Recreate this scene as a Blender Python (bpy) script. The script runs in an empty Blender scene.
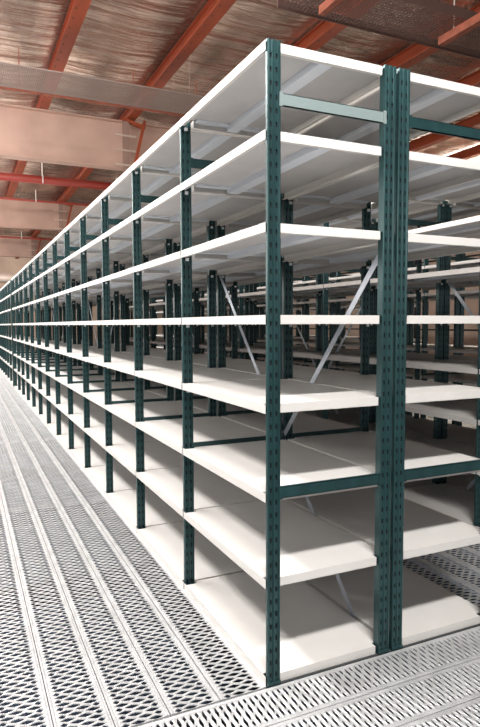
import bpy, bmesh, math, random
from mathutils import Vector, Matrix
random.seed(4)
SC = bpy.context.scene
COL = SC.collection

# ------------------------------------------------------------------ camera
W, H = 480, 727
CAM = Vector((-1.0537, -2.0221, 1.4384)); YAW, PIT, ROL, F = .4356, .0657, -.0034, 595.49
fw = Vector((math.sin(YAW)*math.cos(PIT), math.cos(YAW)*math.cos(PIT), -math.sin(PIT)))
r0 = Vector((math.cos(YAW), -math.sin(YAW), 0)); u0 = r0.cross(fw)
R = r0*math.cos(ROL)+u0*math.sin(ROL); U = u0*math.cos(ROL)-r0*math.sin(ROL)
cd = bpy.data.cameras.new('camera'); cam = bpy.data.objects.new('camera', cd); COL.objects.link(cam)
cd.sensor_fit = 'VERTICAL'; cd.sensor_height = 36; cd.lens = F/H*36
cd.clip_start = .05; cd.clip_end = 200
M = Matrix((R, U, -fw)).transposed().to_4x4(); M.translation = CAM
cam.matrix_world = M
SC.camera = cam

# ------------------------------------------------------------------ world, lights, exposure
w = bpy.data.worlds.new('world'); SC.world = w; w.use_nodes = True
bg = w.node_tree.nodes['Background']; bg.inputs[0].default_value = (1.0, .97, .93, 1); bg.inputs[1].default_value = 1
nt = w.node_tree; tcw = nt.nodes.new('ShaderNodeTexCoord'); sp = nt.nodes.new('ShaderNodeSeparateXYZ'); rw = nt.nodes.new('ShaderNodeValToRGB')
mr = nt.nodes.new('ShaderNodeMapRange'); mr.inputs['From Min'].default_value = -1; mr.inputs['From Max'].default_value = 1
nt.links.new(tcw.outputs['Generated'], sp.inputs[0]); nt.links.new(sp.outputs['Z'], mr.inputs['Value']); nt.links.new(mr.outputs[0], rw.inputs[0])
el = rw.color_ramp.elements; el[0].position = .40; el[0].color = (.035, .035, .04, 1); el[1].position = .60; el[1].color = (.05, .05, .05, 1)
for p_, c_ in ((.465, .07), (.488, .9), (.515, .9), (.55, .12)):
    e_ = el.new(p_); e_.color = (c_, c_*.98, c_*.96, 1)
nt.links.new(rw.outputs[0], bg.inputs[0])
def area(name, loc, sx, sy, power, col=(1, .98, .955), rot=(0, 0, 0)):
    l = bpy.data.lights.new(name, 'AREA'); l.shape = 'RECTANGLE'; l.size = sx; l.size_y = sy
    l.energy = power; l.color = col
    o = bpy.data.objects.new(name, l); COL.objects.link(o); o.location = loc; o.rotation_euler = rot
    return o
area('aisle_light', (-2.7, 12.2, 4.9), .7, 24, 1800, rot=(0, math.radians(-20), 0))
area('end_light', (-.5, -2.5, 4.7), 2.0, .35, 330, rot=(math.radians(25), 0, 0))
area('far_wall_fill', (10.8, 11, 5.0), .5, 12, 560, (1, .93, .82), rot=(0, math.radians(55), 0))  # unseen fill added behind the racks to brighten the right wall
area('hall_end_fill', (.5, 27.5, 3.9), 9, 1.0, 380, (1, .93, .86), rot=(math.radians(120), 0, 0))  # added fill without a fixture, lifts the dark far ceiling and end wall
area('ceiling_fill', (-3.6, 12, 2.6), 1.5, 32, 880, (1, .95, .9), rot=(0, math.radians(-140), 0))  # unseen uplight added to brighten the ceiling and girders
SC.view_settings.view_transform = 'Standard'; SC.view_settings.look = 'None'
SC.view_settings.gamma = 1; SC.view_settings.use_curve_mapping = False
SC.view_settings.exposure = 0.12
SC.cycles.max_bounces = 8

# ------------------------------------------------------------------ materials
def mat(name, col, rough=.5, metal=0, var=0, vscale=8, bump=0, bscale=(20, 20, 20), bdist=.01, col2=None, stretch=(1, 1, 1), coat=0):
    m = bpy.data.materials.new(name); m.use_nodes = True; nt = m.node_tree
    b = nt.nodes['Principled BSDF']
    b.inputs['Base Color'].default_value = (*col, 1); b.inputs['Roughness'].default_value = rough
    b.inputs['Metallic'].default_value = metal
    if coat: b.inputs['Coat Weight'].default_value = coat
    if var or bump:
        tc = nt.nodes.new('ShaderNodeTexCoord')
    if var:
        mp = nt.nodes.new('ShaderNodeMapping'); mp.inputs['Scale'].default_value = stretch
        n = nt.nodes.new('ShaderNodeTexNoise'); n.inputs['Scale'].default_value = vscale; n.inputs['Detail'].default_value = 5
        rp = nt.nodes.new('ShaderNodeValToRGB')
        c2 = col2 or tuple(c*(1-var) for c in col)
        rp.color_ramp.elements[0].position = .35; rp.color_ramp.elements[1].position = .65
        rp.color_ramp.elements[0].color = (*c2, 1); rp.color_ramp.elements[1].color = (*col, 1)
        nt.links.new(tc.outputs['Object'], mp.inputs[0]); nt.links.new(mp.outputs[0], n.inputs['Vector'])
        nt.links.new(n.outputs[0], rp.inputs[0]); nt.links.new(rp.outputs[0], b.inputs['Base Color'])
    if bump:
        mp2 = nt.nodes.new('ShaderNodeMapping'); mp2.inputs['Scale'].default_value = bscale
        n2 = nt.nodes.new('ShaderNodeTexNoise'); n2.inputs['Scale'].default_value = 1; n2.inputs['Detail'].default_value = 6
        bm_ = nt.nodes.new('ShaderNodeBump'); bm_.inputs['Strength'].default_value = bump; bm_.inputs['Distance'].default_value = bdist
        nt.links.new(tc.outputs['Object'], mp2.inputs[0]); nt.links.new(mp2.outputs[0], n2.inputs['Vector'])
        nt.links.new(n2.outputs[0], bm_.inputs['Height']); nt.links.new(bm_.outputs[0], b.inputs['Normal'])
    return m
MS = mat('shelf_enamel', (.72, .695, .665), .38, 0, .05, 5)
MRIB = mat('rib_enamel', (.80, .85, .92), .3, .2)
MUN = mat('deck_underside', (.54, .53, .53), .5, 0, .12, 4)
MG = mat('green_enamel', (.028, .076, .080), .3, .35, .3, 14, stretch=(1, 1, .25))
MB = mat('brace_steel', (.52, .56, .62), .4, .6)
MCL = mat('clip_zinc', (.85, .87, .9), .3, .5)
MFL = mat('galvanised_floor', (.66, .665, .67), .42, .5, .2, 9, bump=.15, bscale=(40, 40, 40), bdist=.002)
MDK = mat('near_black', (.008, .010, .012), .9)  # also stands in for the shade inside the post slots
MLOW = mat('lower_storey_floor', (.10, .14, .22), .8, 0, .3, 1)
MRED = mat('red_oxide', (.34, .062, .022), .45, 0, .3, 4, stretch=(1, .3, 1))
MBOLT = mat('bolt_dark', (.10, .035, .02), .5)
MPIPE = mat('sprinkler_red', (.25, .028, .017), .4)
MRUST = mat('rusty_red', (.36, .10, .055), .55, 0, .4, 12)
MGIR = mat('girder_primer', (.52, .345, .275), .6, 0, .18, 1.6, bump=.1, bscale=(3, 3, 3))
MFOIL = mat('foil_insulation', (.90, .74, .63), .22, .9, .55, .9, bump=1.0, bscale=(.6, 4.5, 1), bdist=.22, stretch=(2.2, .5, 1))  # light and dark reflection bands are put into the foil colour
MTRAY = mat('tray_zinc', (.36, .29, .26), .45, .5)
MTRAYD = mat('tray_dark', (.17, .10, .085), .5, .3)
MCOL = mat('column_primer', (.30, .19, .15), .6, 0, .2, 3)
MWALL = mat('warehouse_wall', (.50, .38, .30), .8, 0, .25, .8)
MDUCT = mat('duct_tin', (.62, .50, .43), .4, .4)
MCONC = mat('concrete_floor', (.05, .055, .06), .7, 0, .2, 3)
MWHITE = mat('hanger_white', (.8, .78, .74), .4)

# ------------------------------------------------------------------ helpers
class MBd:
    """collects shapes into one mesh"""
    def __init__(s): s.v = []; s.f = []; s.m = []
    def box(s, x0, x1, y0, y1, z0, z1, mi=0):
        b = len(s.v)
        s.v += [(x0, y0, z0), (x1, y0, z0), (x1, y1, z0), (x0, y1, z0), (x0, y0, z1), (x1, y0, z1), (x1, y1, z1), (x0, y1, z1)]
        for q in ((3, 2, 1, 0), (4, 5, 6, 7), (0, 1, 5, 4), (1, 2, 6, 5), (2, 3, 7, 6), (3, 0, 4, 7)):
            s.f.append(tuple(b+i for i in q)); s.m.append(mi)
    def quad(s, *p, mi=0):
        b = len(s.v); s.v += list(p); s.f.append(tuple(range(b, b+len(p)))); s.m.append(mi)
    def bar(s, a, b_, wid, thk, nrm, mi=0):
        a = Vector(a); b_ = Vector(b_); d = (b_-a).normalized(); n = Vector(nrm).normalized(); t = d.cross(n).normalized()
        b = len(s.v)
        for p in (a, b_):
            for i, j in ((-1, -1), (1, -1), (1, 1), (-1, 1)):
                s.v.append(tuple(p+t*wid/2*i+n*thk/2*j))
        for q in ((0, 1, 2, 3), (7, 6, 5, 4), (0, 4, 5, 1), (1, 5, 6, 2), (2, 6, 7, 3), (3, 7, 4, 0)):
            s.f.append(tuple(b+i for i in q)); s.m.append(mi)
    def tube(s, a, b_, r, n=12, mi=0):
        a = Vector(a); b_ = Vector(b_); d = (b_-a).normalized()
        e = Vector((0, 0, 1)) if abs(d.z) < .9 else Vector((1, 0, 0)); u = d.cross(e).normalized(); v = d.cross(u)
        b = len(s.v)
        for p in (a, b_):
            for k in range(n):
                t = 2*math.pi*k/n; s.v.append(tuple(p+u*r*math.cos(t)+v*r*math.sin(t)))
        for k in range(n):
            k2 = (k+1) % n; s.f.append((b+k, b+k2, b+n+k2, b+n+k)); s.m.append(mi)
        s.f.append(tuple(b+k for k in range(n-1, -1, -1))); s.m.append(mi)
        s.f.append(tuple(b+n+k for k in range(n))); s.m.append(mi)
    def mesh(s, name, mats, smooth=False, recalc=False):
        me = bpy.data.meshes.new(name); me.from_pydata(s.v, [], s.f)
        for m in (mats if isinstance(mats, (list, tuple)) else [mats]): me.materials.append(m)
        me.polygons.foreach_set('material_index', s.m)
        if smooth: me.polygons.foreach_set('use_smooth', [len(p.vertices) == 4 for p in me.polygons])
        me.update()
        if recalc:
            bm = bmesh.new(); bm.from_mesh(me); bmesh.ops.recalc_face_normals(bm, faces=bm.faces); bm.to_mesh(me); bm.free()
        return me
def link(name, me, parent=None, loc=(0, 0, 0)):
    o = bpy.data.objects.new(name, me); COL.objects.link(o)
    if parent: o.parent = parent
    o.location = loc
    return o
def tag(o, label, cat, group=None):
    o['label'] = label; o['category'] = cat
    if group: o['group'] = group
    return o
def struct(o): o['kind'] = 'structure'; return o

BL, BD = .9712, .606                                   # bay length and depth
LV = [.035, .432, .778, 1.128, 1.474, 1.824, 2.168, 2.492]
ZT = 2.497

# ------------------------------------------------------------------ setting: floor
PW = .2
def slot_cell(mb, x0, x1, y0, y1, half=0):
    xm = (x0+x1)/2; ym = (y0+y1)/2; w = x1-x0; h = y1-y0
    a = w*.485; t = h*.35; t2 = t*.60
    tilt = -h*.10
    rect = [(x0, ym), (x0, y0), (xm, y0), (x1, y0), (x1, ym), (x1, y1), (xm, y1), (x0, y1)]
    lens = [(xm-a, ym-tilt), (xm-a*.5, ym-t2-tilt*.5), (xm, ym-t), (xm+a*.5, ym-t2+tilt*.5), (xm+a, ym+tilt), (xm+a*.5, ym+t2+tilt*.5), (xm, ym+t), (xm-a*.5, ym+t2-tilt*.5)]
    lz = [0, -.0015, -.0025, -.0015, 0, .002, .0035, .002]
    b = len(mb.v)
    mb.v += [(p[0], p[1], 0) for p in rect]
    mb.v += [(p[0], p[1], z) for p, z in zip(lens, lz)]
    mb.v += [(p[0], p[1]+(.0 if k < 4 else -.001), z-.003) for k, (p, z) in enumerate(zip(lens, lz))]
    for k in range(8):
        k2 = (k+1) % 8
        mb.f.append((b+k, b+k2, b+8+k2, b+8+k)); mb.m.append(0)
        mb.f.append((b+8+k, b+8+k2, b+16+k2, b+16+k)); mb.m.append(0)
def plank_mesh(L, name):
    mb = MBd(); g = .002; e = .019; A = .2-2*e; c = A/2.5; hc = c/2
    n = round(L/.0245); p = L/n
    for k in range(n):
        y0 = k*p; y1 = y0+p
        xs = [e, e+c, e+2*c, e+2.5*c] if k % 2 else [e, e+hc, e+hc+c, e+2.5*c]
        for i in range(3): slot_cell(mb, xs[i], xs[i+1], y0, y1)
    for xa, xb in ((g, e), (.2-e, .2-g)):             # plain rims with a low pressed ridge
        q = [(xa, 0), (xa+(xb-xa)*.35, 0), (xa+(xb-xa)*.5, .0025), (xa+(xb-xa)*.65, 0), (xb, 0)]
        for (x1, z1), (x2, z2) in zip(q, q[1:]):
            mb.quad((x1, g, z1), (x2, g, z2), (x2, L-g, z2), (x1, L-g, z1))
    for x in (g, .2-g): mb.quad((x, g, 0), (x, L-g, 0), (x, L-g, -.04), (x, g, -.04))
    for y in (g, L-g): mb.quad((g, y, 0), (.2-g, y, 0), (.2-g, y, -.04), (g, y, -.04))
    return mb.mesh(name, MFL)
floor = struct(bpy.data.objects.new('floor', None)); COL.objects.link(floor)
PM = plank_mesh(2.94, 'plank')
PL = 2.94
for j in range(9):                                      # planks running along the aisle
    x = -PW*(j+1)
    off = 0 if j < 3 else -1.2 if j % 2 else -.4
    k = 0; y = 0.0
    while y < 23:
        link('plank', PM, floor, (x, y, 0)); y += PL
for j in range(7):                                      # planks running across the near end of the racks
    for k in range(3 if j < 4 else 2):
        o = link('plank', PM, floor, (-1.6+PL*(k+1), -PW*(j+1)-.008, 0)); o.rotation_euler = (0, 0, math.pi/2)
for j in range(4):                                      # second aisle, between the racks
    for k in range(3): link('plank', PM, floor, (1.24+PW*j, PL*k, 0))
mb = MBd(); mb.box(0, 1.235, .0, 22, -.045, -.002); mb.box(2.045, 14, 0, 34, -.045, -.002); mb.box(1.235, 2.045, 8.83, 34, -.045, -.002); mb.box(-6, 0, 23.6, 34, -.045, -.002)
struct(link('floor_slab', mb.mesh('floor_slab', MCONC)))
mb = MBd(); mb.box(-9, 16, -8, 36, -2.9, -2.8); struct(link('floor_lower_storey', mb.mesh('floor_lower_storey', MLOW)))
mb = MBd()
for y in [i*1.47 for i in range(0, 16)]: mb.box(-1.85, 0, y-.03, y+.03, -.16, -.041)
for x in (-1.3, .2, 1.7, 3.2): mb.box(x-.03, x+.03, -1.5, -.01, -.16, -.041)
struct(link('floor_joist', mb.mesh('floor_joist', MDK)))
# ------------------------------------------------------------------ setting: walls and ceiling
mb = MBd(); mb.box(-8, 16, 34, 34.2, -.04, 6.2); struct(link('wall_back', mb.mesh('wall_back', MWALL)))
mb = MBd(); mb.box(14, 14.2, -1, 34, -.04, 6.2)
for y in range(0, 34, 3): mb.box(13.93, 14, y, y+.08, 0, 6.2, 1)
for z in (1.2, 2.4, 3.6): mb.box(13.96, 14, -1, 34, z, z+.05, 1)
struct(link('wall_right', mb.mesh('wall_right', [MWALL, MDK])))
# foil lined ceiling sagging between the purlins
PX = [-4.21+1.511*i for i in range(13)]
mb = MBd(); nx, ny = 150, 180; X0, X1, Y0, Y1 = -6.5, 14.0, -3.5, 34.0
rnd = [random.uniform(-1, 1) for _ in range(400)]
def sag(x, y):
    u = ((x-PX[0]) / 1.511) % 1.0
    s = -.05*math.sin(math.pi*u)
    k = y*1.9; i = int(math.floor(k)) % 400; f = k-math.floor(k)
    nz = rnd[i]*(1-f)+rnd[(i+1) % 400]*f
    return 5.385+s*(1+.6*nz)
for j in range(ny+1):
    for i in range(nx+1):
        x = X0+(X1-X0)*i/nx; y = Y0+(Y1-Y0)*j/ny; mb.v.append((x, y, sag(x, y)))
for j in range(ny):
    for i in range(nx):
        a = j*(nx+1)+i; mb.f.append((a, a+nx+1, a+nx+2, a+1)); mb.m.append(0)
me = mb.mesh('ceiling', MFOIL, smooth=True); struct(link('ceiling', me))

# ------------------------------------------------------------------ roof steel
words = ['first', 'second', 'third', 'fourth', 'fifth', 'sixth', 'seventh', 'eighth', 'ninth', 'tenth', 'eleventh', 'twelfth', 'thirteenth', 'fourteenth', 'fifteenth', 'sixteenth', 'seventeenth', 'eighteenth', 'nineteenth', 'twentieth']
mb = MBd(); z0 = 5.15
mb.box(-.085, .085, -3, 33.9, z0, z0+.014); mb.box(-.012, .0, -3, 33.9, z0+.014, z0+.19); mb.box(-.06, .06, -3, 33.9, z0+.19, z0+.2)
for k in range(90):
    y = -2.9+k*.25
    mb.tube((-.045, y, z0-.012), (-.045, y, z0+.0), .011, 6, 1)
PUR = mb.mesh('roof_purlin', [MRED, MBOLT])
vis = [x for x in PX if -1.6 < x < 14]
for n, x in enumerate(vis):
    o = tag(link('roof_purlin', PUR, None, (x, 0, 0)), '', 'beam', 'red roof purlins running along the aisle')
    o['label'] = ['red steel roof purlin out over the open aisle, clear of the racks', 'narrow-looking red roof purlin over the aisle, first beside the front rack run',
        'long red roof purlin with bolts, running above the front run of shelving', 'dark red roof purlin passing just behind the near corner post top', 'dark red roof purlin passing behind the paired posts at the rack end'][n] if n < 5 else f'red roof purlin deep over the rear racks, {words[n-1]} from the open aisle'
GY = [9.05, 16.9, 24.8]
gl = ['broad dusty pink plate girder under the red purlins, nearest of three', 'dusty pink plate girder behind the thick red sprinkler main', 'small distant dusty pink plate girder above the round duct']
for n, y in enumerate(GY):
    g = bpy.data.objects.new('plate_girder', None); COL.objects.link(g); g.location = (0, y, 0)
    tag(g, gl[n], 'girder', 'pink plate girders carrying the roof')
    mb = MBd(); mb.box(-6, 13.9, 0, .015, 4.32, 5.13); link('web', mb.mesh('web', MGIR), g)
    mb = MBd(); mb.box(-6, 13.9, -.11, .125, 4.30, 4.32); link('flange', mb.mesh('flange', MGIR), g)
    mb = MBd(); mb.box(-6, 13.9, -.11, .125, 5.13, 5.148); link('flange', mb.mesh('flange', MGIR), g)
    mb = MBd()
    for x in (-4.1, -1.1, 4.9, 7.9, 10.9): mb.box(x, x+.012, -.1, 0, 4.32, 5.13)
    link('stiffener', mb.mesh('stiffener', MGIR), g)
cl = ['pinkish steel column with side rungs in front of the nearest girder', 'slim pinkish steel column at the second girder over the far racks', 'tiny pinkish steel column at the third and farthest girder']
for n, y in enumerate(GY):
    c = bpy.data.objects.new('steel_column', None); COL.objects.link(c); c.location = (1.74, y-.2, 0)
    tag(c, cl[n], 'column', 'pink steel columns standing up through the racks')
    mb = MBd(); mb.box(-.05, .05, -.05, -.04, 2.62, 5.10); mb.box(-.05, .05, .04, .05, 2.62, 5.10); mb.box(-.005, .005, -.04, .04, 2.62, 5.10)
    link('shaft', mb.mesh('shaft', MCOL), c)
    for z in (4.56, 4.82, 4.3, 4.04):
        mb = MBd(); mb.box(-.21, .17, -.075, -.052, z, z+.03); link('rung', mb.mesh('rung', MDUCT), c)
    mb = MBd(); mb.bar((.34, -.05, 5.14), (.15, -.05, 4.35), .05, .05, (0, 1, 0)); link('diagonal_strut', mb.mesh('diagonal_strut', MRED), c)
    mb = MBd(); mb.bar((-.05, -.02, 5.14), (.35, -.02, 5.02), .05, .1, (0, 1, 0)); link('bracket', mb.mesh('bracket', MRED), c)
# cable trays of wire and of perforated sheet
def wire_tray(y0, y1, z, x0, x1):
    mb = MBd(); n = 16
    for k in range(n+1):
        y = y0+(y1-y0)*k/n; mb.box(x0, x1, y-.004, y+.004, z, z+.004)
    x = x0
    while x < x1: mb.box(x, x+.012, y0, y1, z+.004, z+.008); x += .022
    return mb
t = bpy.data.objects.new('cable_tray', None); COL.objects.link(t); tag(t, 'grey open mesh cable tray crossing under the purlins above the aisle', 'cable tray')
link('mesh_bed', wire_tray(5.93, 6.66, 4.6, -3.0, 6.0).mesh('mesh_bed', MTRAY), t)
mb = MBd(); mb.box(-3, 6, 5.915, 5.93, 4.6, 4.615); link('side_rail', mb.mesh('side_rail', MTRAY), t)
mb = MBd(); mb.box(-3, 6, 6.66, 6.675, 4.6, 4.615); link('side_rail', mb.mesh('side_rail', MTRAY), t)
for x in (-1.6, 1.9, 3.4):
    mb = MBd(); mb.tube((x, 5.95, 4.6), (x, 5.95, 5.15), .004, 6); mb.tube((x, 6.64, 4.6), (x, 6.64, 5.15), .004, 6); link('hanger_rod', mb.mesh('hanger_rod', MTRAY), t)
t = bpy.data.objects.new('cable_tray', None); COL.objects.link(t); tag(t, 'dark perforated sheet cable tray above the near end of the racks', 'cable tray')
mb = MBd(); x = 1.9; PY0, PY1 = 2.78, 3.40
nY = 15; py = (PY1-PY0)/nY; nXn = 150; px = .042
for i in range(nXn):
    for j in range(nY):
        xa = x+i*px; ya = PY0+j*py; h = .011
        xm, ym = xa+px/2, ya+py/2
        a = [(xa, ya), (xa+px, ya), (xa+px, ya+py), (xa, ya+py)]; b = [(xm-h, ym-h), (xm+h, ym-h), (xm+h, ym+h), (xm-h, ym+h)]
        k0 = len(mb.v); mb.v += [(p[0], p[1], 4.6) for p in a]+[(p[0], p[1], 4.6) for p in b]
        for q in range(4):
            q2 = (q+1) % 4; mb.f.append((k0+q, k0+q2, k0+4+q2, k0+4+q)); mb.m.append(0)
link('perforated_bed', mb.mesh('perforated_bed', MTRAYD), t)
for ya in (PY0-.012, PY1):
    mb = MBd(); mb.box(x, x+nXn*px, ya, ya+.012, 4.585, 4.68); link('side_rail', mb.mesh('side_rail', MTRAYD), t)
for xx in (2.25, 3.78, 5.3):
    mb = MBd(); mb.box(xx-.035, xx+.035, 2.3, 3.14, 4.47, 4.50); mb.box(xx-.035, xx-.028, 2.3, 3.14, 4.50, 4.55); link('red_bracket', mb.mesh('red_bracket', MRUST), t)
    mb = MBd(); mb.tube((xx, 2.95, 4.5), (xx, 2.95, 5.15), .006, 6); mb.tube((xx, 2.5, 4.5), (xx, 2.5, 5.15), .006, 6); link('hanger_rod', mb.mesh('hanger_rod', MWHITE), t)
# angle rail and pipes crossing the hall
mb = MBd(); mb.box(-3, 6, 6.72, 6.76, 4.595, 4.60); mb.box(-3, 6, 6.755, 6.76, 4.60, 4.635)
o = tag(link('angle_rail', mb.mesh('angle_rail', MRUST)), 'thin rusty red angle rail along the far edge of the mesh tray', 'rail')
for x in (-.25, 1.32, 2.3):
    mb = MBd(); mb.tube((x, 6.74, 4.6), (x, 6.74, 5.15), .008, 6); link('hanger_rod', mb.mesh('hanger_rod', MRUST), o)
def pipe(y, z, r, lab, hang):
    mb = MBd(); mb.tube((-6, y, z), (13.5, y, z), r, 14)
    o = tag(link('sprinkler_pipe', mb.mesh('sprinkler_pipe', MPIPE, smooth=True)), lab, 'pipe')
    for x in hang:
        mb = MBd(); mb.tube((x, y, z+r), (x, y, 5.16), .012, 6); mb.box(x-.012, x+.012, y-r-.004, y-r+.002, z-r, z+r); link('hanger', mb.mesh('hanger', MWHITE), o)
pipe(11.7, 4.575, .085, 'thick bright red sprinkler main running behind the nearest girder', (.62, 4.2))
pipe(15.5, 4.86, .03, 'thin red sprinkler pipe just in front of the second girder', (.9, 3.2))
pipe(23.4, 4.9, .035, 'small distant red sprinkler pipe in front of the third girder', (1.2, 3.4))
mb = MBd(); mb.tube((-6, 24.2, 3.35), (9, 24.2, 3.35), .2, 20)
o = tag(link('air_duct', mb.mesh('air_duct', MDUCT, smooth=True)), 'round tan air duct crossing low at the far end of the hall', 'duct')
for x in (.2, 3.4):
    mb = MBd(); mb.tube((x, 24.2, 3.55), (x, 24.2, 5.15), .012, 6); link('hanger_rod', mb.mesh('hanger_rod', MDUCT), o)

# ------------------------------------------------------------------ rack parts (shared meshes)
def post_mesh(name, near=True, dp=.014):
    prof = [(0, .012), (0, .009), (0, .005), (0, .001), (.002, -.002), (.007, -.003), (.011, .003), (.0128, .004), (.0215, .004), (.0235, .003), (.027, -.003), (.033, -.003), (.0365, .003), (.0388, .004), (.0475, .004), (.049, .003), (.053, -.003), (.058, -.002), (.060, .001), (.060, .012)]
    prof = [(.0035+x*.955, dp if y > .011 else y) for x, y in prof]
    holes = {7, 13}
    mb = MBd()
    if near:
        zs = [0.0]; hz = []
        k = 0
        while .030+k*.05+.019 < ZT:
            a = .030+k*.05; zs += [a, a+.019]; k += 1
        zs.append(ZT)
    else: zs = [0, ZT]
    n = len(prof); b = len(mb.v)
    for z in zs: mb.v += [(x, y, z) for x, y in prof]
    for r_ in range(len(zs)-1):
        for c in range(n-1):
            if near and r_ % 2 == 1 and c in holes: continue
            a = b+r_*n+c; mb.f.append((a, a+1, a+n+1, a+n)); mb.m.append(0)
    # closing web, near-black sheet painting shade behind the slots, and the foot plate
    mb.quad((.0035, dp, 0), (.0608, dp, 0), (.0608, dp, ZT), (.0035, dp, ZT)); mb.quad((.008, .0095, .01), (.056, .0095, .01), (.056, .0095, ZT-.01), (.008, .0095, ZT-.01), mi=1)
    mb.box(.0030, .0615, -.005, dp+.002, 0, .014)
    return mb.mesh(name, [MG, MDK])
POST = post_mesh('post'); POSTB = post_mesh('post_back', True, .034)
def shelf_mesh(name, full):
    mb = MBd(); xa, xb, ya, yb = -.002, BD-.002, .0085, BL-.0065; nx, ny = .066, .028; h = .036; t = .0015
    # deck with notched corners
    out = [(xa+nx, ya), (xb-nx, ya), (xb-nx, ya+ny), (xb-.004, ya+ny), (xb-.004, yb-ny), (xb-nx, yb-ny), (xb-nx, yb), (xa+nx, yb), (xa+nx, yb-ny), (xa, yb-ny), (xa, ya+ny), (xa+nx, ya+ny)]
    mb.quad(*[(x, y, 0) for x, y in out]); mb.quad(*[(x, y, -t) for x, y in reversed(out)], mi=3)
    # folded lips with a returned hem
    mb.box(xa, xa+.002, ya, yb, -h, 0); mb.box(xa, xa+.016, ya+ny, yb-ny, -h, -h+.002)
    mb.box(xb-.004, xb-.002, ya+ny, yb-ny, -h, 0); mb.box(xb-.018, xb-.004, ya+ny, yb-ny, -h, -h+.002)
    mb.box(xa+nx, xb-nx, ya, ya+.002, -h, 0); mb.box(xa+nx, xb-nx, ya, ya+.016, -h, -h+.002)
    mb.box(xa+nx, xb-nx, yb-.002, yb, -h, 0); mb.box(xa+nx, xb-nx, yb-.016, yb, -h, -h+.002)
    for x in (xa+nx, xb-nx):
        mb.box(x-.001, x+.001, ya, ya+ny, -h, -t); mb.box(x-.001, x+.001, yb-ny, yb, -h, -t)
    return mb
def rib_add(mb, mi=0):
    for x in (.285,):
        mb.box(x-.03, x+.03, .02, BL-.02, -.030, -.028, mi); mb.box(x-.03, x-.028, .02, BL-.02, -.028, -.0016, mi); mb.box(x+.028, x+.03, .02, BL-.02, -.028, -.0016, mi)
    for y in (.021, BL-.061): mb.box(.07, .53, y, y+.04, -.012, -.0016, mi)
def clip_add(mb, x, mi=0):
    y = BL-.0065
    mb.box(x-.008, x+.008, y-.010, y+.0, -.052, -.0365, mi); mb.tube((x, y-.013, -.045), (x, y-.009, -.045), .005, 8, mi)
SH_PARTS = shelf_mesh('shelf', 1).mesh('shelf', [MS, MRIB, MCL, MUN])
mb = shelf_mesh('shelf', 0); rib_add(mb, 1); clip_add(mb, .03, 2); clip_add(mb, .57, 2)
SH_MERGED = mb.mesh('shelf_simple', [MS, MRIB, MCL, MUN])
mb = MBd(); rib_add(mb); RIB = mb.mesh('stiffening_rib', MRIB)
CLIPS = []
for x in (.03, .57):
    mb = MBd(); clip_add(mb, x); CLIPS.append(mb.mesh('clip', MCL))
mb = MBd(); mb.box(.0605, BD-.0605, -.002, .009, 0, .046); mb.box(.0605, BD-.0605, -.002, .013, .0, .0025); mb.box(.0605, BD-.0605, -.002, .013, .0435, .046)
mb.box(.053, .068, -.0055, -.0025, -.003, .049); mb.box(BD-.068, BD-.053, -.0055, -.0025, -.003, .049)
CROSS = mb.mesh('crossbar', MG); CROSSP = mb.mesh('crossbar_pale', mat('pale_crossbar_green', (.25, .31, .305), .35, .2))  # second material: one crossbar in a paler grey-green than the others
def frame(parent, y, pale=False):
    link('post', POST, parent, (0, y, 0))
    o = link('post', POSTB, parent, (BD+.002, y, 0)); o.scale = (-1, 1, 1)
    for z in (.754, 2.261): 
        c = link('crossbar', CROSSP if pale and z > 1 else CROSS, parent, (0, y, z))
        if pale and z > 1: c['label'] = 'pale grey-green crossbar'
# a lone bay as one mesh, for racks too deep in the hall to show their parts
mb = MBd()
def blk(y):
    for x in (0, .54): mb.box(x, x+.06, y-.015, y+.02, 0, ZT, 0)
    for z in (.754, 2.261): mb.box(.06, .54, y-.013, y-.002, z, z+.046, 0)
blk(.012)
for z in LV:
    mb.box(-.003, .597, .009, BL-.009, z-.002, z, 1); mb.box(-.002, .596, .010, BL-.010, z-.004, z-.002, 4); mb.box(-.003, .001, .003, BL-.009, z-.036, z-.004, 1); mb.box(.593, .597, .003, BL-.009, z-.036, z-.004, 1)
    mb.box(.06, .54, .003, .006, z-.036, z-.004, 1); mb.box(.255, .315, .02, BL-.02, z-.03, z-.005, 2)
    for x in (.03, .57): mb.box(x-.011, x+.011, BL-.031, BL-.018, z-.062, z-.037, 3) if False else None
FAR = mb.mesh('far_bay', [MG, MS, MRIB, MCL, MUN])

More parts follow.
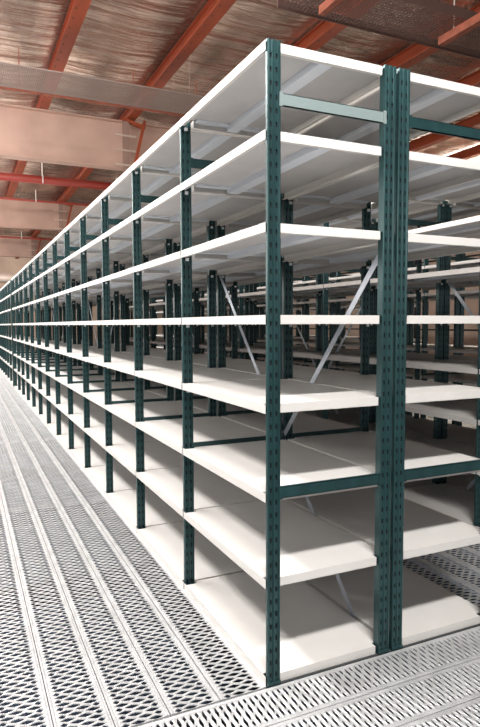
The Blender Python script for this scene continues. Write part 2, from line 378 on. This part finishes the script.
rowname = ['the front row', 'the second row', 'the third row', 'the fourth row', 'the fifth row', 'the sixth row', 'the seventh row', 'the eighth row', 'the ninth row', 'the tenth row']
def bay(row, i, x, y, detail, last, txt=None, braces=None):
    flip = row % 2 == 1
    if detail == 0:
        b = link('shelving_bay', FAR, None, (x, y, 0))
    else:
        b = bpy.data.objects.new('shelving_bay', None); COL.objects.link(b); b.location = (x, y, 0)
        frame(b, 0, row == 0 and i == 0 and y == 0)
        if last: frame(b, BL)
        for z in LV:
            s = link('shelf', SH_PARTS if detail == 2 else SH_MERGED, b, (0, 0, z))
            if detail == 2:
                link('stiffening_rib', RIB, s)
                for c in CLIPS: link('clip', c, s)
        if braces:
            segs = []
            for (y0, z0_, y1, z1) in (BRA if braces == 'a' else BRB): segs.append((y0, z0_, y1, z1))
            for (y0, z0_, y1, z1) in segs:
                m2 = MBd(); m2.bar((BD+.0055, y0, z0_), (BD+.006, y1, z1), .030, .003, (1, 0, 0)); link('cross_brace', m2.mesh('cross_brace', MB), b)
    if flip: b.location.x = x+BD; b.scale = (-1, 1, 1)
    label = txt or f'green and cream shelving bay, {words[i]} from the near end of {rowname[row]}'
    tag(b, label, 'shelving bay', 'bays of ' + rowname[row].replace(',', ''))
    return b
def zt(y, a): return a[1]+(a[3]-a[1])*(y-a[0])/(a[2]-a[0])
_p, _q = (.04, 1.81, 1.64, .05), (.27, .03, 1.91, 1.81); _c = BL-.02          # the crossed braces are bolted at the joint between two bays
BRA = [(_p[0], _p[1], _c, zt(_c, _p)), (_q[0], _q[1], _c, zt(_c, _q))]
BRB = [(.0125, zt(BL+.0125, _p), _p[2]-BL, _p[3]), (.0125, zt(BL+.0125, _q), _q[2]-BL, _q[3])]
NB = 13
for i in range(NB):
    bay(0, i, 0, i*BL, 2 if i < 7 else 1, i == NB-1, 'cream shelving bay with teal-green posts at the near corner between aisle and rack end' if i == 0 else None, {0: 'a', 1: 'b', 5: 'a', 6: 'b', 9: 'a', 10: 'b'}.get(i))
for i in range(NB):
    bay(1, i, BD+.013, i*BL, 2 if i < 4 else 1, i == NB-1, 'cream shelving bay at the rack end, backing onto the near corner bay' if i == 0 else None)
for i in range(6):
    bay(0, i, 0, NB*BL+.42+i*BL, 1, i == 5, f'small distant shelving bay, {words[i]} after the gap in the front row')
R3 = 2.14
for i in range(NB): bay(2, i, R3, i*BL, 1, i == NB-1, None, {0: 'a', 1: 'b', 3: 'a', 4: 'b', 7: 'a', 8: 'b'}.get(i))
for i in range(1, NB): bay(3, i, R3+BD+.013, i*BL, 1, i == NB-1)
for row, x, i0 in ((4, 2*R3, 2), (5, 2*R3+BD+.013, 3), (6, 3*R3, 7), (7, 3*R3+BD+.013, 8)):
    for i in range(i0, 18): bay(row, i, x, i*BL, 0, False)
